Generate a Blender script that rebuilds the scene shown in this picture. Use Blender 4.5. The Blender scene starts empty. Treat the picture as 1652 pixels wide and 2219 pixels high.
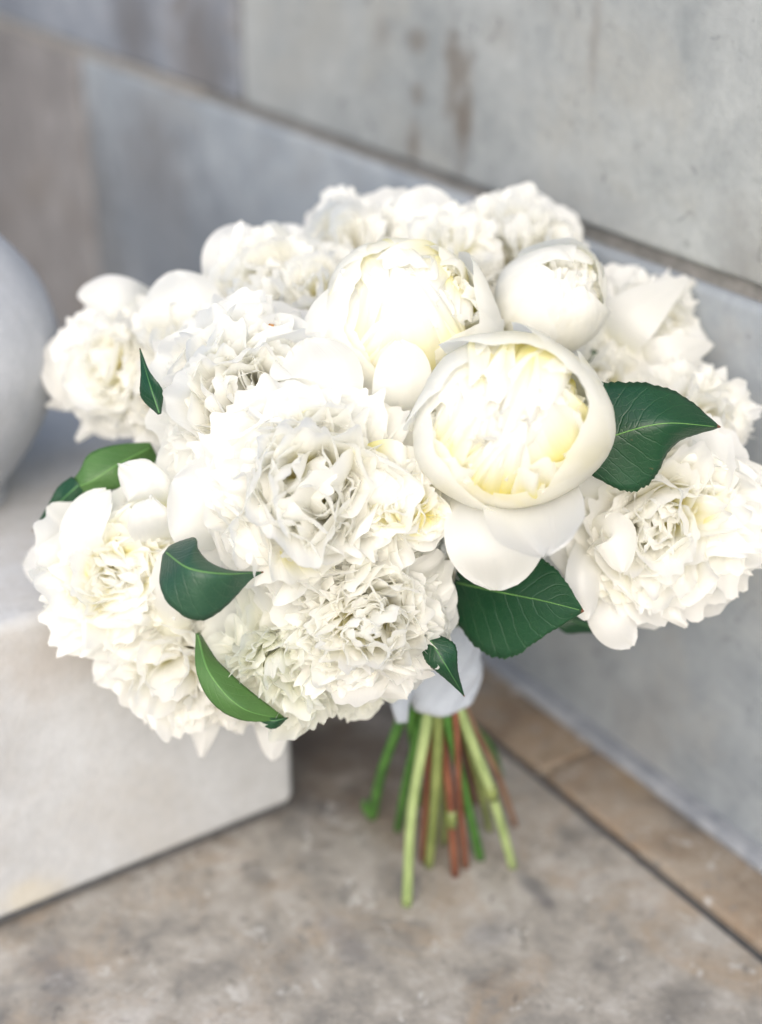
import bpy, math, random
import numpy as np
from mathutils import Vector
from mathutils.bvhtree import BVHTree

sc = bpy.context.scene
COL = sc.collection
R = math.radians

# ------------------------------------------------------------------ camera
FPX = 3150.0                      # focal length measured from the vanishing points (frame 1652 wide)
PITCH = R(27.4)
CAM = np.array([0.0, -0.62, 0.57])
cam_d = bpy.data.cameras.new('camera')
cam = bpy.data.objects.new('camera', cam_d); COL.objects.link(cam)
cam.location = CAM; cam.rotation_euler = (R(90) - PITCH, 0, 0)
cam_d.sensor_fit = 'HORIZONTAL'; cam_d.sensor_width = 36; cam_d.lens = 36 * FPX / 1652
cam_d.clip_start = 0.02; cam_d.clip_end = 500
cam_d.dof.use_dof = True; cam_d.dof.focus_distance = 0.645; cam_d.dof.aperture_fstop = 4.0
sc.camera = cam

# ------------------------------------------------------------------ light
w = bpy.data.worlds.new('World'); sc.world = w; w.use_nodes = True
nt = w.node_tree; bg = nt.nodes['Background']
sky = nt.nodes.new('ShaderNodeTexSky'); sky.sky_type = 'NISHITA'; sky.sun_disc = False
SUN_EL, SUN_AZ = R(36), R(187)     # azimuth of the sun measured clockwise from +Y
sky.sun_elevation = SUN_EL; sky.sun_rotation = SUN_AZ
sky.dust_density = 3.0; sky.air_density = 1.0; sky.ozone_density = 1.0
nt.links.new(sky.outputs[0], bg.inputs[0]); bg.inputs[1].default_value = 0.115
sl = bpy.data.lights.new('sun', 'SUN'); sl.energy = 0.95; sl.angle = R(80); sl.color = (1.0, 0.99, 0.98)
so = bpy.data.objects.new('sun', sl); COL.objects.link(so)
sd = Vector((math.sin(SUN_AZ) * math.cos(SUN_EL), math.cos(SUN_AZ) * math.cos(SUN_EL), math.sin(SUN_EL)))
so.rotation_euler = sd.to_track_quat('Z', 'Y').to_euler(); so.location = sd * 5
sc.view_settings.view_transform = 'Standard'; sc.view_settings.look = 'None'
sc.view_settings.exposure = 1.04; sc.view_settings.gamma = 1
sc.cycles.use_denoising = True
try: sc.cycles.denoiser = 'OPENIMAGEDENOISE'
except Exception: pass
sc.cycles.max_bounces = 28; sc.cycles.diffuse_bounces = 24; sc.cycles.transmission_bounces = 12
sc.cycles.sample_clamp_indirect = 0

# ------------------------------------------------------------------ helpers
AX = np.array([1.0, 0, 0])
AF = np.array([0, math.cos(PITCH), -math.sin(PITCH)])
AU = np.array([0, math.sin(PITCH), math.cos(PITCH)])
def rays(px, py):
    px = np.asarray(px, float); py = np.asarray(py, float)
    return AX * ((px - 826) / FPX)[..., None] + AF - AU * ((py - 1110) / FPX)[..., None]
def at(px, py, d):
    """where the sight line to a spot measured in the photograph is d metres deep"""
    return CAM + np.asarray(d, float)[..., None] * rays(px, py)
def on_floor(px, py, z=0.0):
    r = rays(px, py); return CAM + ((z - CAM[2]) / r[2]) * r

def tag(o, label=None, cat=None, group=None, kind=None):
    if label: o['label'] = label
    if cat: o['category'] = cat
    if group: o['group'] = group
    if kind: o['kind'] = kind
    return o
def link(name, me, mat, parent=None, smooth=True):
    o = bpy.data.objects.new(name, me); COL.objects.link(o)
    if mat: me.materials.append(mat)
    if smooth: me.polygons.foreach_set('use_smooth', [True] * len(me.polygons))
    if parent: o.parent = parent
    return o
def empty(name, loc=(0, 0, 0), parent=None):
    o = bpy.data.objects.new(name, None); COL.objects.link(o); o.location = loc
    o.empty_display_size = 0.02
    if parent: o.parent = parent
    return o
def mesh_np(name, V, Q, uv=None, warm=None):
    me = bpy.data.meshes.new(name)
    V = np.ascontiguousarray(V, np.float32); Q = np.ascontiguousarray(Q, np.int32)
    me.vertices.add(len(V)); me.vertices.foreach_set('co', V.ravel())
    me.loops.add(Q.size); me.loops.foreach_set('vertex_index', Q.ravel())
    me.polygons.add(len(Q))
    me.polygons.foreach_set('loop_start', np.arange(0, Q.size, Q.shape[1], dtype=np.int32))
    me.polygons.foreach_set('loop_total', np.full(len(Q), Q.shape[1], np.int32))
    me.update(calc_edges=True)
    if uv is not None:
        l = me.uv_layers.new(name='UVMap')
        l.data.foreach_set('uv', np.ascontiguousarray(uv[Q.ravel()], np.float32).ravel())
    if warm is not None:
        a = me.attributes.new('warm', 'FLOAT', 'POINT'); a.data.foreach_set('value', np.ascontiguousarray(warm, np.float32))
    return me
def grid_quads(nr, nc):
    a = np.arange(nr * nc).reshape(nr, nc)
    return np.stack([a[:-1, :-1], a[:-1, 1:], a[1:, 1:], a[1:, :-1]], -1).reshape(-1, 4)
def sstep(a, b, x):
    t = np.clip((x - a) / (b - a), 0, 1); return t * t * (3 - 2 * t)
def curve_pts(P, n):
    """Catmull-Rom through P, n samples"""
    P = np.asarray(P, float)
    if len(P) == 2: 
        t = np.linspace(0, 1, n)[:, None]; return P[0] * (1 - t) + P[1] * t
    E = np.vstack([2 * P[0] - P[1], P, 2 * P[-1] - P[-2]])
    t = np.linspace(0, len(P) - 1 - 1e-9, n); i = t.astype(int); f = (t - i)[:, None]
    a, b, c, d = E[i], E[i + 1], E[i + 2], E[i + 3]
    return 0.5 * (2 * b + (c - a) * f + (2 * a - 5 * b + 4 * c - d) * f ** 2 + (3 * b - a - 3 * c + d) * f ** 3)
def interp1(vals, s):
    vals = np.asarray(vals, float)
    return curve_pts(vals[:, None], 201)[:, 0][np.clip((s * 200).round().astype(int), 0, 200)]
def tube(path, rad, n=10, cap=True):
    path = np.asarray(path, float); m = len(path)
    rad = np.broadcast_to(np.asarray(rad, float), (m,))
    T = np.gradient(path, axis=0); T /= np.linalg.norm(T, axis=1)[:, None]
    ref = np.array([0.3, -1.0, 0.1]); ref = ref / np.linalg.norm(ref)
    A = np.cross(T, ref); A /= np.linalg.norm(A, axis=1)[:, None]; B = np.cross(T, A)
    an = np.linspace(0, 2 * math.pi, n, endpoint=False)
    V = path[:, None] + rad[:, None, None] * (np.cos(an)[None, :, None] * A[:, None] + np.sin(an)[None, :, None] * B[:, None])
    V = V.reshape(-1, 3); idx = np.arange(m * n).reshape(m, n)
    Q = np.stack([idx[:-1], np.roll(idx[:-1], -1, 1), np.roll(idx[1:], -1, 1), idx[1:]], -1).reshape(-1, 4)
    if cap:
        c0 = len(V); V = np.vstack([V, path[0], path[-1]])
        e = []
        for k in range(0, n, 2):
            e.append([idx[0, (k + 2) % n], idx[0, (k + 1) % n], idx[0, k], c0])
            e.append([idx[-1, k], idx[-1, (k + 1) % n], idx[-1, (k + 2) % n], c0 + 1])
        Q = np.vstack([Q, e])
    return V, Q

# ------------------------------------------------------------------ materials
def mat_new(name):
    m = bpy.data.materials.new(name); m.use_nodes = True
    return m, m.node_tree, m.node_tree.nodes['Principled BSDF'], m.node_tree.nodes['Material Output']
def N(t, typ, **kw):
    n = t.nodes.new(typ)
    for k, v in kw.items(): setattr(n, k, v)
    return n
def noise(t, vec, scale, detail=5, rough=0.6, dist=0.0):
    n = N(t, 'ShaderNodeTexNoise'); n.inputs['Scale'].default_value = scale
    n.inputs['Detail'].default_value = detail; n.inputs['Roughness'].default_value = rough
    n.inputs['Distortion'].default_value = dist
    if vec is not None: t.links.new(vec, n.inputs['Vector'])
    return n.outputs['Fac']
def ramp(t, fac, stops):
    r = N(t, 'ShaderNodeValToRGB'); e = r.color_ramp.elements
    while len(e) < len(stops): e.new(0.5)
    for k, (p, c) in enumerate(stops):
        e[k].position = p; e[k].color = (*c, 1) if len(c) == 3 else c
    t.links.new(fac, r.inputs[0]); return r.outputs[0]
def mixc(t, fac, a, b, mode='MIX'):
    m = N(t, 'ShaderNodeMix', data_type='RGBA', blend_type=mode)
    for s, v in ((m.inputs[0], fac), (m.inputs[6], a), (m.inputs[7], b)):
        if hasattr(v, 'is_linked'): t.links.new(v, s)
        elif isinstance(v, (int, float)): s.default_value = v
        else: s.default_value = (*v, 1)
    return m.outputs[2]
def mth(t, op, a, b=None, clamp=False):
    m = N(t, 'ShaderNodeMath', operation=op); m.use_clamp = clamp
    for s, v in ((m.inputs[0], a), (m.inputs[1], b)):
        if v is None: continue
        if hasattr(v, 'is_linked'): t.links.new(v, s)
        else: s.default_value = v
    return m.outputs[0]
def maprange(t, v, a, b, c=0.0, d=1.0):
    m = N(t, 'ShaderNodeMapRange', interpolation_type='SMOOTHSTEP')
    t.links.new(v, m.inputs[0])
    for k, x in enumerate((a, b, c, d)): m.inputs[1 + k].default_value = x
    return m.outputs[0]
def bump(t, b, h, strength, dist):
    n = N(t, 'ShaderNodeBump'); n.inputs['Strength'].default_value = strength; n.inputs['Distance'].default_value = dist
    t.links.new(h, n.inputs['Height']); t.links.new(n.outputs[0], b.inputs['Normal']); return n

def petal_mat(name, white, cream, transl=0.58):
    m, t, b, out = mat_new(name)
    at_ = N(t, 'ShaderNodeAttribute', attribute_name='warm')
    uv = N(t, 'ShaderNodeUVMap'); mp = N(t, 'ShaderNodeMapping'); mp.inputs['Scale'].default_value = (26, 1.6, 1)
    t.links.new(uv.outputs[0], mp.inputs[0])
    vein = noise(t, mp.outputs[0], 1.0, 4, 0.6)
    geo = N(t, 'ShaderNodeTexCoord')
    blot = noise(t, geo.outputs['Object'], 60, 3)
    col = mixc(t, at_.outputs['Fac'], white, cream)
    col = mixc(t, maprange(t, vein, 0.35, 0.75, 0.0, 0.16), col, tuple(0.975 * c for c in white))
    col = mixc(t, maprange(t, blot, 0.5, 0.8, 0.0, 0.3), col, (0.94, 0.925, 0.87))
    t.links.new(col, b.inputs['Base Color']); b.inputs['Roughness'].default_value = 0.5
    b.inputs['Specular IOR Level'].default_value = 0.25
    b.inputs['Sheen Weight'].default_value = 0.08
    bn = bump(t, b, vein, 0.30, 0.0007)
    tr = N(t, 'ShaderNodeBsdfTranslucent'); t.links.new(col, tr.inputs[0]); t.links.new(bn.outputs[0], tr.inputs['Normal'])
    mx = N(t, 'ShaderNodeMixShader'); mx.inputs[0].default_value = transl
    t.links.new(b.outputs[0], mx.inputs[1]); t.links.new(tr.outputs[0], mx.inputs[2]); t.links.new(mx.outputs[0], out.inputs[0])
    return m
M_PETAL = petal_mat('white_petal', (0.945, 0.943, 0.912), (0.96, 0.885, 0.17))
M_GREENW = petal_mat('greenish_white_petal', (0.92, 0.925, 0.86), (0.90, 0.91, 0.45))

def leaf_mat(name, c0, c1, c2, rough=0.36):
    m, t, b, out = mat_new(name)
    uv = N(t, 'ShaderNodeUVMap'); sep = N(t, 'ShaderNodeSeparateXYZ'); t.links.new(uv.outputs[0], sep.inputs[0])
    au = mth(t, 'ABSOLUTE', mth(t, 'SUBTRACT', sep.outputs[0], 0.5))
    tc = N(t, 'ShaderNodeTexCoord')
    n1 = noise(t, tc.outputs['Object'], 45, 4)
    wob = mth(t, 'MULTIPLY', noise(t, tc.outputs['Object'], 120, 2), 0.05)
    ph = mth(t, 'ADD', mth(t, 'SUBTRACT', sep.outputs[1], mth(t, 'MULTIPLY', au, 0.55)), wob)
    fr = mth(t, 'FRACT', mth(t, 'MULTIPLY', ph, 9.0))
    vein = maprange(t, mth(t, 'ABSOLUTE', mth(t, 'SUBTRACT', fr, 0.5)), 0.0, 0.09, 1.0, 0.0)
    net = N(t, 'ShaderNodeTexVoronoi', feature='DISTANCE_TO_EDGE'); net.inputs['Scale'].default_value = 320
    t.links.new(tc.outputs['Object'], net.inputs['Vector'])
    netl = maprange(t, net.outputs['Distance'], 0.0, 0.12, 1.0, 0.0)
    col = mixc(t, maprange(t, n1, 0.3, 0.7), c0, c1)
    col = mixc(t, mth(t, 'MULTIPLY', vein, 0.12), col, c2)
    col = mixc(t, mth(t, 'MULTIPLY', netl, 0.07), col, c2)
    edge = maprange(t, au, 0.485, 0.5, 0.0, 0.6)
    col = mixc(t, edge, col, c2)
    col = mixc(t, maprange(t, sep.outputs[1], 0.975, 0.985), col, (0.16, 0.06, 0.03))
    sp = noise(t, tc.outputs['Object'], 400, 2)
    col = mixc(t, maprange(t, sp, 0.72, 0.78, 0, 0.5), col, (0.12, 0.09, 0.04))
    t.links.new(col, b.inputs['Base Color'])
    rg = maprange(t, n1, 0.3, 0.7, rough - 0.05, rough + 0.1); t.links.new(rg, b.inputs['Roughness'])
    b.inputs['Specular IOR Level'].default_value = 0.5
    h = mth(t, 'ADD', mth(t, 'MULTIPLY', vein, -1.0), mth(t, 'MULTIPLY', n1, 1.5))
    h = mth(t, 'ADD', h, mth(t, 'MULTIPLY', netl, -0.3))
    bump(t, b, h, 0.35, 0.0005)
    return m
M_LEAF = leaf_mat('dark_leaf', (0.003, 0.038, 0.013), (0.005, 0.048, 0.016), (0.027, 0.100, 0.027), 0.40)
M_LEAFD = leaf_mat('grey_sheen_leaf', (0.014, 0.056, 0.029), (0.021, 0.075, 0.037), (0.056, 0.128, 0.060), 0.42)
M_LEAFL = leaf_mat('leaf_underside', (0.049, 0.123, 0.027), (0.059, 0.146, 0.033), (0.091, 0.188, 0.052), 0.5)

def simple(name, c0, c1, scale, rough, bs=0.2, bd=0.0005, stretch=(1, 1, 1)):
    m, t, b, out = mat_new(name)
    tc = N(t, 'ShaderNodeTexCoord'); mp = N(t, 'ShaderNodeMapping'); mp.inputs['Scale'].default_value = stretch
    t.links.new(tc.outputs['Object'], mp.inputs[0])
    n = noise(t, mp.outputs[0], scale, 5)
    t.links.new(mixc(t, maprange(t, n, 0.3, 0.7), c0, c1), b.inputs['Base Color'])
    b.inputs['Roughness'].default_value = rough
    bump(t, b, n, bs, bd)
    return m
def stem_mat(name, c0, c1): return simple(name, tuple(.8 * c for c in c0), c1, 120, 0.42, 0.5, 0.0008, (1, 1, 0.3))
M_ST = {'pale': stem_mat('pale_stem', (0.255, 0.345, 0.128), (0.338, 0.420, 0.180)),
        'green': stem_mat('green_stem', (0.035, 0.12, 0.02), (0.075, 0.20, 0.035)),
        'olive': stem_mat('olive_stem', (0.150, 0.195, 0.053), (0.225, 0.270, 0.090)),
        'brown': stem_mat('red_brown_stem', (0.128, 0.041, 0.022), (0.195, 0.075, 0.041)),
        'tan': stem_mat('tan_stem', (0.225, 0.112, 0.068), (0.270, 0.165, 0.098))}
M_SEPAL = simple('sepal_green', (0.06, 0.15, 0.03), (0.10, 0.22, 0.05), 120, 0.5)
M_RIB = None
def ribbon_mat():
    m, t, b, out = mat_new('grey_blue_ribbon')
    uv = N(t, 'ShaderNodeUVMap')
    wv = N(t, 'ShaderNodeTexWave'); wv.inputs['Scale'].default_value = 90; wv.inputs['Distortion'].default_value = 0.6
    wv2 = N(t, 'ShaderNodeTexWave', bands_direction='Y'); wv2.inputs['Scale'].default_value = 60; wv2.inputs['Distortion'].default_value = 0.6
    t.links.new(uv.outputs[0], wv.inputs[0]); t.links.new(uv.outputs[0], wv2.inputs[0])
    h = mth(t, 'ADD', wv.outputs['Fac'], wv2.outputs['Fac'])
    col = mixc(t, maprange(t, h, 0.4, 1.6), (0.33, 0.37, 0.43), (0.44, 0.48, 0.53))
    t.links.new(col, b.inputs['Base Color']); b.inputs['Roughness'].default_value = 0.75
    b.inputs['Sheen Weight'].default_value = 0.3
    bump(t, b, h, 0.25, 0.0003)
    return m
M_RIB = ribbon_mat()

def stone_mat(name, c_dark, c_mid, c_light, warm, scale=1.0, seed=0.0, warm_amt=0.5, pores=True, stains_shade=(), flat=False):
    m, t, b, out = mat_new(name)
    tc = N(t, 'ShaderNodeTexCoord'); mp = N(t, 'ShaderNodeMapping')
    mp.inputs['Location'].default_value = (seed, seed * 1.7, seed * 0.6)
    t.links.new(tc.outputs['Object'], mp.inputs[0]); v = mp.outputs[0]
    big = noise(t, v, 5 * scale, 5, 0.62, 0.4); med = noise(t, v, 24 * scale, 6, 0.68, 0.3); fine = noise(t, v, 170 * scale, 4, 0.7)
    wn = noise(t, v, 9 * scale, 5, 0.7, 0.6)
    s = mth(t, 'ADD', mth(t, 'MULTIPLY', big, 0.45), mth(t, 'MULTIPLY', med, 0.55))
    col = ramp(t, s, [(0.36, c_dark), (0.50, c_mid), (0.62, c_light)])
    col = mixc(t, maprange(t, wn, 0.48, 0.72, 0.0, warm_amt), col, warm)
    col = mixc(t, maprange(t, fine, 0.35, 0.75, 0.0, 0.30), col, tuple(c * 0.72 for c in c_mid))
    if pores:
        pn = noise(t, v, 60 * scale, 3, 0.75, 0.8)
        col = mixc(t, maprange(t, pn, 0.60, 0.72, 0.0, 0.55), col, tuple(0.42 * c for c in c_dark))
    if flat:
        cl = noise(t, v, 20, 6, 0.75, 1.2)
        col = mixc(t, maprange(t, cl, 0.58, 0.70, 0.0, 0.42), col, (0.15, 0.155, 0.16))
        sp = noise(t, v, 64, 5, 0.75, 0.4)
        col = mixc(t, maprange(t, sp, 0.58, 0.66, 0.0, 0.7), col, (0.50, 0.49, 0.465))
        col = mixc(t, maprange(t, sp, 0.42, 0.35, 0.0, 0.7), col, (0.21, 0.20, 0.185))
    for (cx, cy, cz, sx, sz, amt, c) in stains_shade:
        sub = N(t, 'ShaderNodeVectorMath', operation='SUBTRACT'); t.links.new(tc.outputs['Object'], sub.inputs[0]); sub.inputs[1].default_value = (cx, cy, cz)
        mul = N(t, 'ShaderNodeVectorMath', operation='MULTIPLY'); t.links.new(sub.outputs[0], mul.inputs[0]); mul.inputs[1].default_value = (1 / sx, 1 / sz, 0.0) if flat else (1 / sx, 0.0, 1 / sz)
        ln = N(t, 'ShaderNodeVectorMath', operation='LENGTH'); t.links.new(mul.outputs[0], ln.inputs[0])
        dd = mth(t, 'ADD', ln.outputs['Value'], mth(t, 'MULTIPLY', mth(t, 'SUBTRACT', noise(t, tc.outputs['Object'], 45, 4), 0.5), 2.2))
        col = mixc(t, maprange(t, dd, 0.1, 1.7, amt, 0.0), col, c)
    t.links.new(col, b.inputs['Base Color']); b.inputs['Roughness'].default_value = 0.78
    b.inputs['Specular IOR Level'].default_value = 0.3
    h = mth(t, 'ADD', mth(t, 'MULTIPLY', med, 1.0), mth(t, 'MULTIPLY', fine, 0.5))
    bump(t, b, h, 0.45, 0.0022)
    return m
M_MORTAR = simple('dark_mortar', (0.055, 0.058, 0.062), (0.10, 0.10, 0.10), 140, 0.9, 0.6, 0.002)
M_MORTARW = simple('wall_mortar', (0.17, 0.165, 0.155), (0.26, 0.25, 0.235), 90, 0.9, 0.6, 0.002)

# ------------------------------------------------------------------ blocks of stone
import bmesh
def block(name, lo, hi, mat, parent, bev=0.004, seg=3, jit=0.0):
    bm = bmesh.new(); bmesh.ops.create_cube(bm, size=1)
    for v in bm.verts:
        for k in range(3): v.co[k] = lo[k] + (v.co[k] + 0.5) * (hi[k] - lo[k])
    bmesh.ops.bevel(bm, geom=list(bm.edges), offset=bev, segments=seg, profile=0.5, affect='EDGES')
    me = bpy.data.meshes.new(name); bm.to_mesh(me); bm.free()
    o = link(name, me, mat, parent, smooth=True)
    return o

# wall frame: local x along the wall (towards the camera side), local y into the wall, z up
WA = on_floor(1150, 1480); WB = on_floor(1652, 1850)
WD = (WB - WA) / np.linalg.norm(WB - WA)
wall = empty('stone_wall', WA); wall.rotation_euler = (0, 0, math.atan2(WD[1], WD[0]))
tag(wall, 'grey weathered stone block wall running behind the bouquet', 'wall')
def wuv(px, py):
    r = rays(px, py); n = np.array([WD[1], -WD[0], 0]); t = np.dot(WA - CAM, n) / np.dot(r, n); q = CAM + t * r
    return float(np.dot(q - WA, WD)), float(q[2])
BR = (0.16, 0.135, 0.11)
def st(px, py, sx, sz, amt=0.7, c=BR):
    u, z = wuv(px, py); return (u, 0, z, sx, sz, amt, c)
stA = [st(985, 175, .010, .030, .75), st(1010, 225, .008, .028, .7), st(905, 88, .010, .007, .6), st(898, 318, .008, .014, .65), st(905, 205, .007, .006, .5),
       st(1000, 290, .006, .03, .35), st(830, 70, .01, .01, .3), st(1290, 70, .004, .03, .3), st(1085, 70, .014, .012, .25), st(1620, 560, .02, .03, .25)]
stB = [st(290, 60, .04, .05, .6, (0.10, 0.09, 0.085)), st(420, 120, .035, .05, .6, (0.11, 0.095, 0.085)), st(470, 160, .03, .04, .4, (0.11, 0.10, 0.09))]
stain_tones_D = [st(340, 520, .16, .12, .6, (0.125, 0.132, 0.146)), st(330, 340, .06, .05, .35, (0.16, 0.145, 0.135)), st(1200, 1640, .05, .02, .2, BR), st(1400, 1590, .03, .03, .25, BR), st(210, 480, .05, .12, .55, (0.09, 0.085, 0.08))]  # first and last entries make the block darker towards its left end
MS_A = stone_mat('light_grey_stone', (0.270, 0.291, 0.295), (0.367, 0.385, 0.383), (0.436, 0.455, 0.447), (0.398, 0.386, 0.343), 1, 1.3, .5, True, stA)
MS_B = stone_mat('dark_blue_grey_stone', (0.147, 0.164, 0.197), (0.217, 0.242, 0.282), (0.294, 0.318, 0.359), (0.209, 0.190, 0.174), 1, 4.1, .6, True, stB)
MS_C = stone_mat('brown_stone', (0.123, 0.119, 0.118), (0.182, 0.174, 0.173), (0.247, 0.242, 0.240), (0.196, 0.172, 0.149), 1, 7.7, .6)
MS_D = stone_mat('grey_stone', (0.210, 0.236, 0.263), (0.296, 0.325, 0.349), (0.365, 0.391, 0.408), (0.311, 0.304, 0.284), 1, 9.2, .5, True, stain_tones_D)
JZ, G = 0.3255, 0.0045
rows = [(0.0, JZ - G, [(-1.5, -0.705, MS_C), (-0.697, 0.62, MS_D)]),
        (JZ + G, 0.655, [(-1.5, -0.386, MS_B), (-0.378, 0.62, MS_A)]),
        (0.664, 1.0, [(-1.5, -0.55, MS_D), (-0.541, 0.62, MS_B)])]
for z0, z1, bl in rows:
    for a, b, mm in bl: block('stone_block', (a, 0.0, z0), (b, 0.24, z1), mm, wall, 0.005)
block('mortar_bed', (-1.49, 0.006, 0.0), (0.61, 0.23, 0.99), M_MORTARW, wall, 0.002)
# pale weathered mortar smears left standing in the far joint
uu0, _ = wuv(60, 75); uu1, _ = wuv(430, 195)
block('mortar_pointing', (uu0 - .3, 0.002, JZ - 0.0042), (uu1, 0.01, JZ + 0.0042), simple('pale_pointing', (0.20, 0.19, 0.175), (0.30, 0.285, 0.26), 40, 0.9), wall, 0.001)

# ------------------------------------------------------------------ floor
bm = bmesh.new(); bmesh.ops.create_grid(bm, x_segments=2, y_segments=2, size=20)
me = bpy.data.meshes.new('paved_floor'); bm.to_mesh(me); bm.free()
floor = link('paved_floor', me, M_MORTAR); floor.location = (WA[0], WA[1], -0.006)
floor.rotation_euler = wall.rotation_euler; tag(floor, kind='structure')
def wl(p): q = np.asarray(p) - WA; return float(q @ WD), float(q @ np.array([-WD[1], WD[0], 0]))
_, j1 = wl(on_floor(1080, 1600)); _, j2 = wl(on_floor(1652, 2060)); JY = 0.5 * (j1 + j2)
cx, _ = wl(0.5 * (on_floor(1215, 1670) + on_floor(1310, 1600)))
def paver_mat(name, seed, cd, cm, cl, warm, wa, stains_shade=()):
    return stone_mat(name, cd, cm, cl, warm, 1.5, seed, wa, True, stains_shade, True)
def floor_stain_shade(px, py, s, s2, amt=.6, c=(0.09, 0.088, 0.085)):
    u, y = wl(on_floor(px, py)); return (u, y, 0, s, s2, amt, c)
MP_1 = paver_mat('travertine_paver', 2.2, (0.143, 0.141, 0.137), (0.326, 0.304, 0.270), (0.468, 0.448, 0.420), (0.321, 0.242, 0.163), .65, [floor_stain_shade(1150, 1915, .012, .005, .6, (.07, .075, .085)), floor_stain_shade(1185, 1955, .007, .004, .6, (.07, .07, .08)), floor_stain_shade(1240, 1815, .012, .008, .55), floor_stain_shade(1060, 2020, .010, .014, .45, (.12, .125, .14)), floor_stain_shade(760, 2050, .025, .009, .5, (.13, .13, .14)), floor_stain_shade(560, 1900, .010, .006, .5), floor_stain_shade(640, 2100, .014, .010, .4), floor_stain_shade(1290, 1790, .010, .014, .5), floor_stain_shade(735, 1630, .055, .06, .8, (0.085, 0.063, 0.047)), floor_stain_shade(1480, 2180, .012, .014, .45), floor_stain_shade(120, 2110, .02, .012, .5, (.12, .125, .14)), floor_stain_shade(900, 1780, .05, .03, .45, (.2, .15, .10))])  # widest, darkest brown patch paints the bouquet's shade beside the pedestal into the slab
MP_2 = paver_mat('tan_border_paver', 6.4, (0.13, 0.105, 0.082), (0.27, 0.215, 0.16), (0.36, 0.31, 0.25), (0.30, 0.19, 0.105), .6, [floor_stain_shade(1510, 1770, .02, .012, .65, (.06, .06, .062)), floor_stain_shade(1440, 1735, .012, .010, .5, (.09, .085, .08)), floor_stain_shade(1380, 1690, .02, .01, .5, (.34, .24, .13))])
MP_3 = paver_mat('brown_border_paver', 8.8, (0.115, 0.09, 0.068), (0.21, 0.165, 0.12), (0.29, 0.245, 0.19), (0.22, 0.145, 0.085), .6)
def paver(x0, x1, y0, y1, mm): return block('paver', (x0, y0, -0.03), (x1, y1, 0.006), mm, floor, 0.003, 2)
g = 0.0027
xs = [-1.3, cx - .55, cx, cx + .62, cx + 1.3]
for k in range(4):                                             # narrow border course along the wall
    paver(xs[k] + g * .5, xs[k + 1] - g * .5, JY + g, -0.0115, (MP_2, MP_3, MP_2, MP_3)[k] if k != 1 else MP_3)
# large slabs: the one in view reaches from the border to the pedestal and past the frame
SX0, SX1 = -0.62, 0.42
ys = [JY - g, JY - 0.62, JY - 1.24]
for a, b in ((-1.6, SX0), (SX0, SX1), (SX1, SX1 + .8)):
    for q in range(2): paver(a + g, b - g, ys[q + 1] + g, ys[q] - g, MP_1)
bm = bmesh.new()
block('mortar_fillet', (-1.5, -0.0125, -0.004), (0.62, 0.003, 0.0105), simple('blue_grey_mortar', (0.17, 0.185, 0.21), (0.27, 0.285, 0.305), 60, .9, .4, .002), floor, 0.003)

# ------------------------------------------------------------------ pedestal
PC = on_floor(643, 1765); PL = on_floor(0, 2030); PE = (PL - PC) / np.linalg.norm(PL - PC)
ped = empty('stone_pedestal', PC); ped.rotation_euler = (0, 0, math.atan2(PE[1], PE[0]))
tag(ped, 'pale cream square stone pedestal carrying the rounded urn', 'pedestal')
# local x runs left along the front, local y runs towards the camera, so the body lies in y < 0
MPED = stone_mat('cream_stone', (0.398, 0.399, 0.396), (0.470, 0.477, 0.480), (0.512, 0.525, 0.534), (0.428, 0.397, 0.351), 1, 3.4, .45, False,
                 [(0.13, 0, 0.165, .05, .022, .45, (0.33, 0.28, 0.23)), (0.05, 0, 0.12, .03, .012, .3, (0.36, 0.31, 0.26)), (0.17, 0, 0.02, .02, .01, .4, (0.58, 0.5, 0.33))])
body = block('pedestal_block', (0, -0.335, 0.009), (0.335, 0, 0.19), MPED, ped, 0.007, 4)
block('mortar_bed', (0.004, -0.331, 0.0045), (0.331, -0.0035, 0.0115), M_MORTAR, ped, 0.001)

# ------------------------------------------------------------------ urn
UR = at(-252, 780, 0.80); 
prof = [(0, 0), (.052, 0), (.056, .004), (.058, .012), (.066, .022), (.080, .042), (.0905, .064), (.0955, .086), (.0945, .104), (.089, .122), (.079, .138), (.0685, .150),
        (.056, .158), (.046, .164), (.040, .174), (.040, .190), (.044, .204), (.048, .210), (.048, .215), (.043, .217), (.036, .208), (.034, .17), (0, .16)]
urn = empty('stone_urn', (UR[0], UR[1], 0.19)); tag(urn, 'pale bluish grey rounded stone urn standing on the pedestal', 'urn')
def lathe(prof, n=72):
    P = curve_pts(np.array(prof), len(prof) * 5); an = np.linspace(0, 2 * math.pi, n, endpoint=False)
    V = np.stack([np.outer(P[:, 0], np.cos(an)), np.outer(P[:, 0], np.sin(an)), np.repeat(P[:, 1:2], n, 1)], -1)
    idx = np.arange(len(P) * n).reshape(len(P), n)
    Q = np.stack([idx[:-1], np.roll(idx[:-1], -1, 1), np.roll(idx[1:], -1, 1), idx[1:]], -1).reshape(-1, 4)
    return V.reshape(-1, 3), Q
M_URN = stone_mat('pale_urn_stone', (0.404, 0.425, 0.459), (0.469, 0.490, 0.522), (0.525, 0.544, 0.573), (0.420, 0.412, 0.398), 1.2, 5.5, .35, False)
V, Q = lathe(prof[:13]); link('urn_body', mesh_np('urn_body', V, Q), M_URN, urn)
V, Q = lathe(prof[12:]); link('urn_neck', mesh_np('urn_neck', V, Q), M_URN, urn)

# ------------------------------------------------------------------ bouquet
RIB = at(948, 1462, 0.765)
BQ = empty('bouquet', (0.02, 0.02, 0)); 
tag(BQ, 'round bouquet of white peonies with dark green leaves and ribbon wrapped stems', 'bouquet')
BO = np.array([0.02, 0.02, 0.0])
rng = np.random.default_rng(11)

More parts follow.
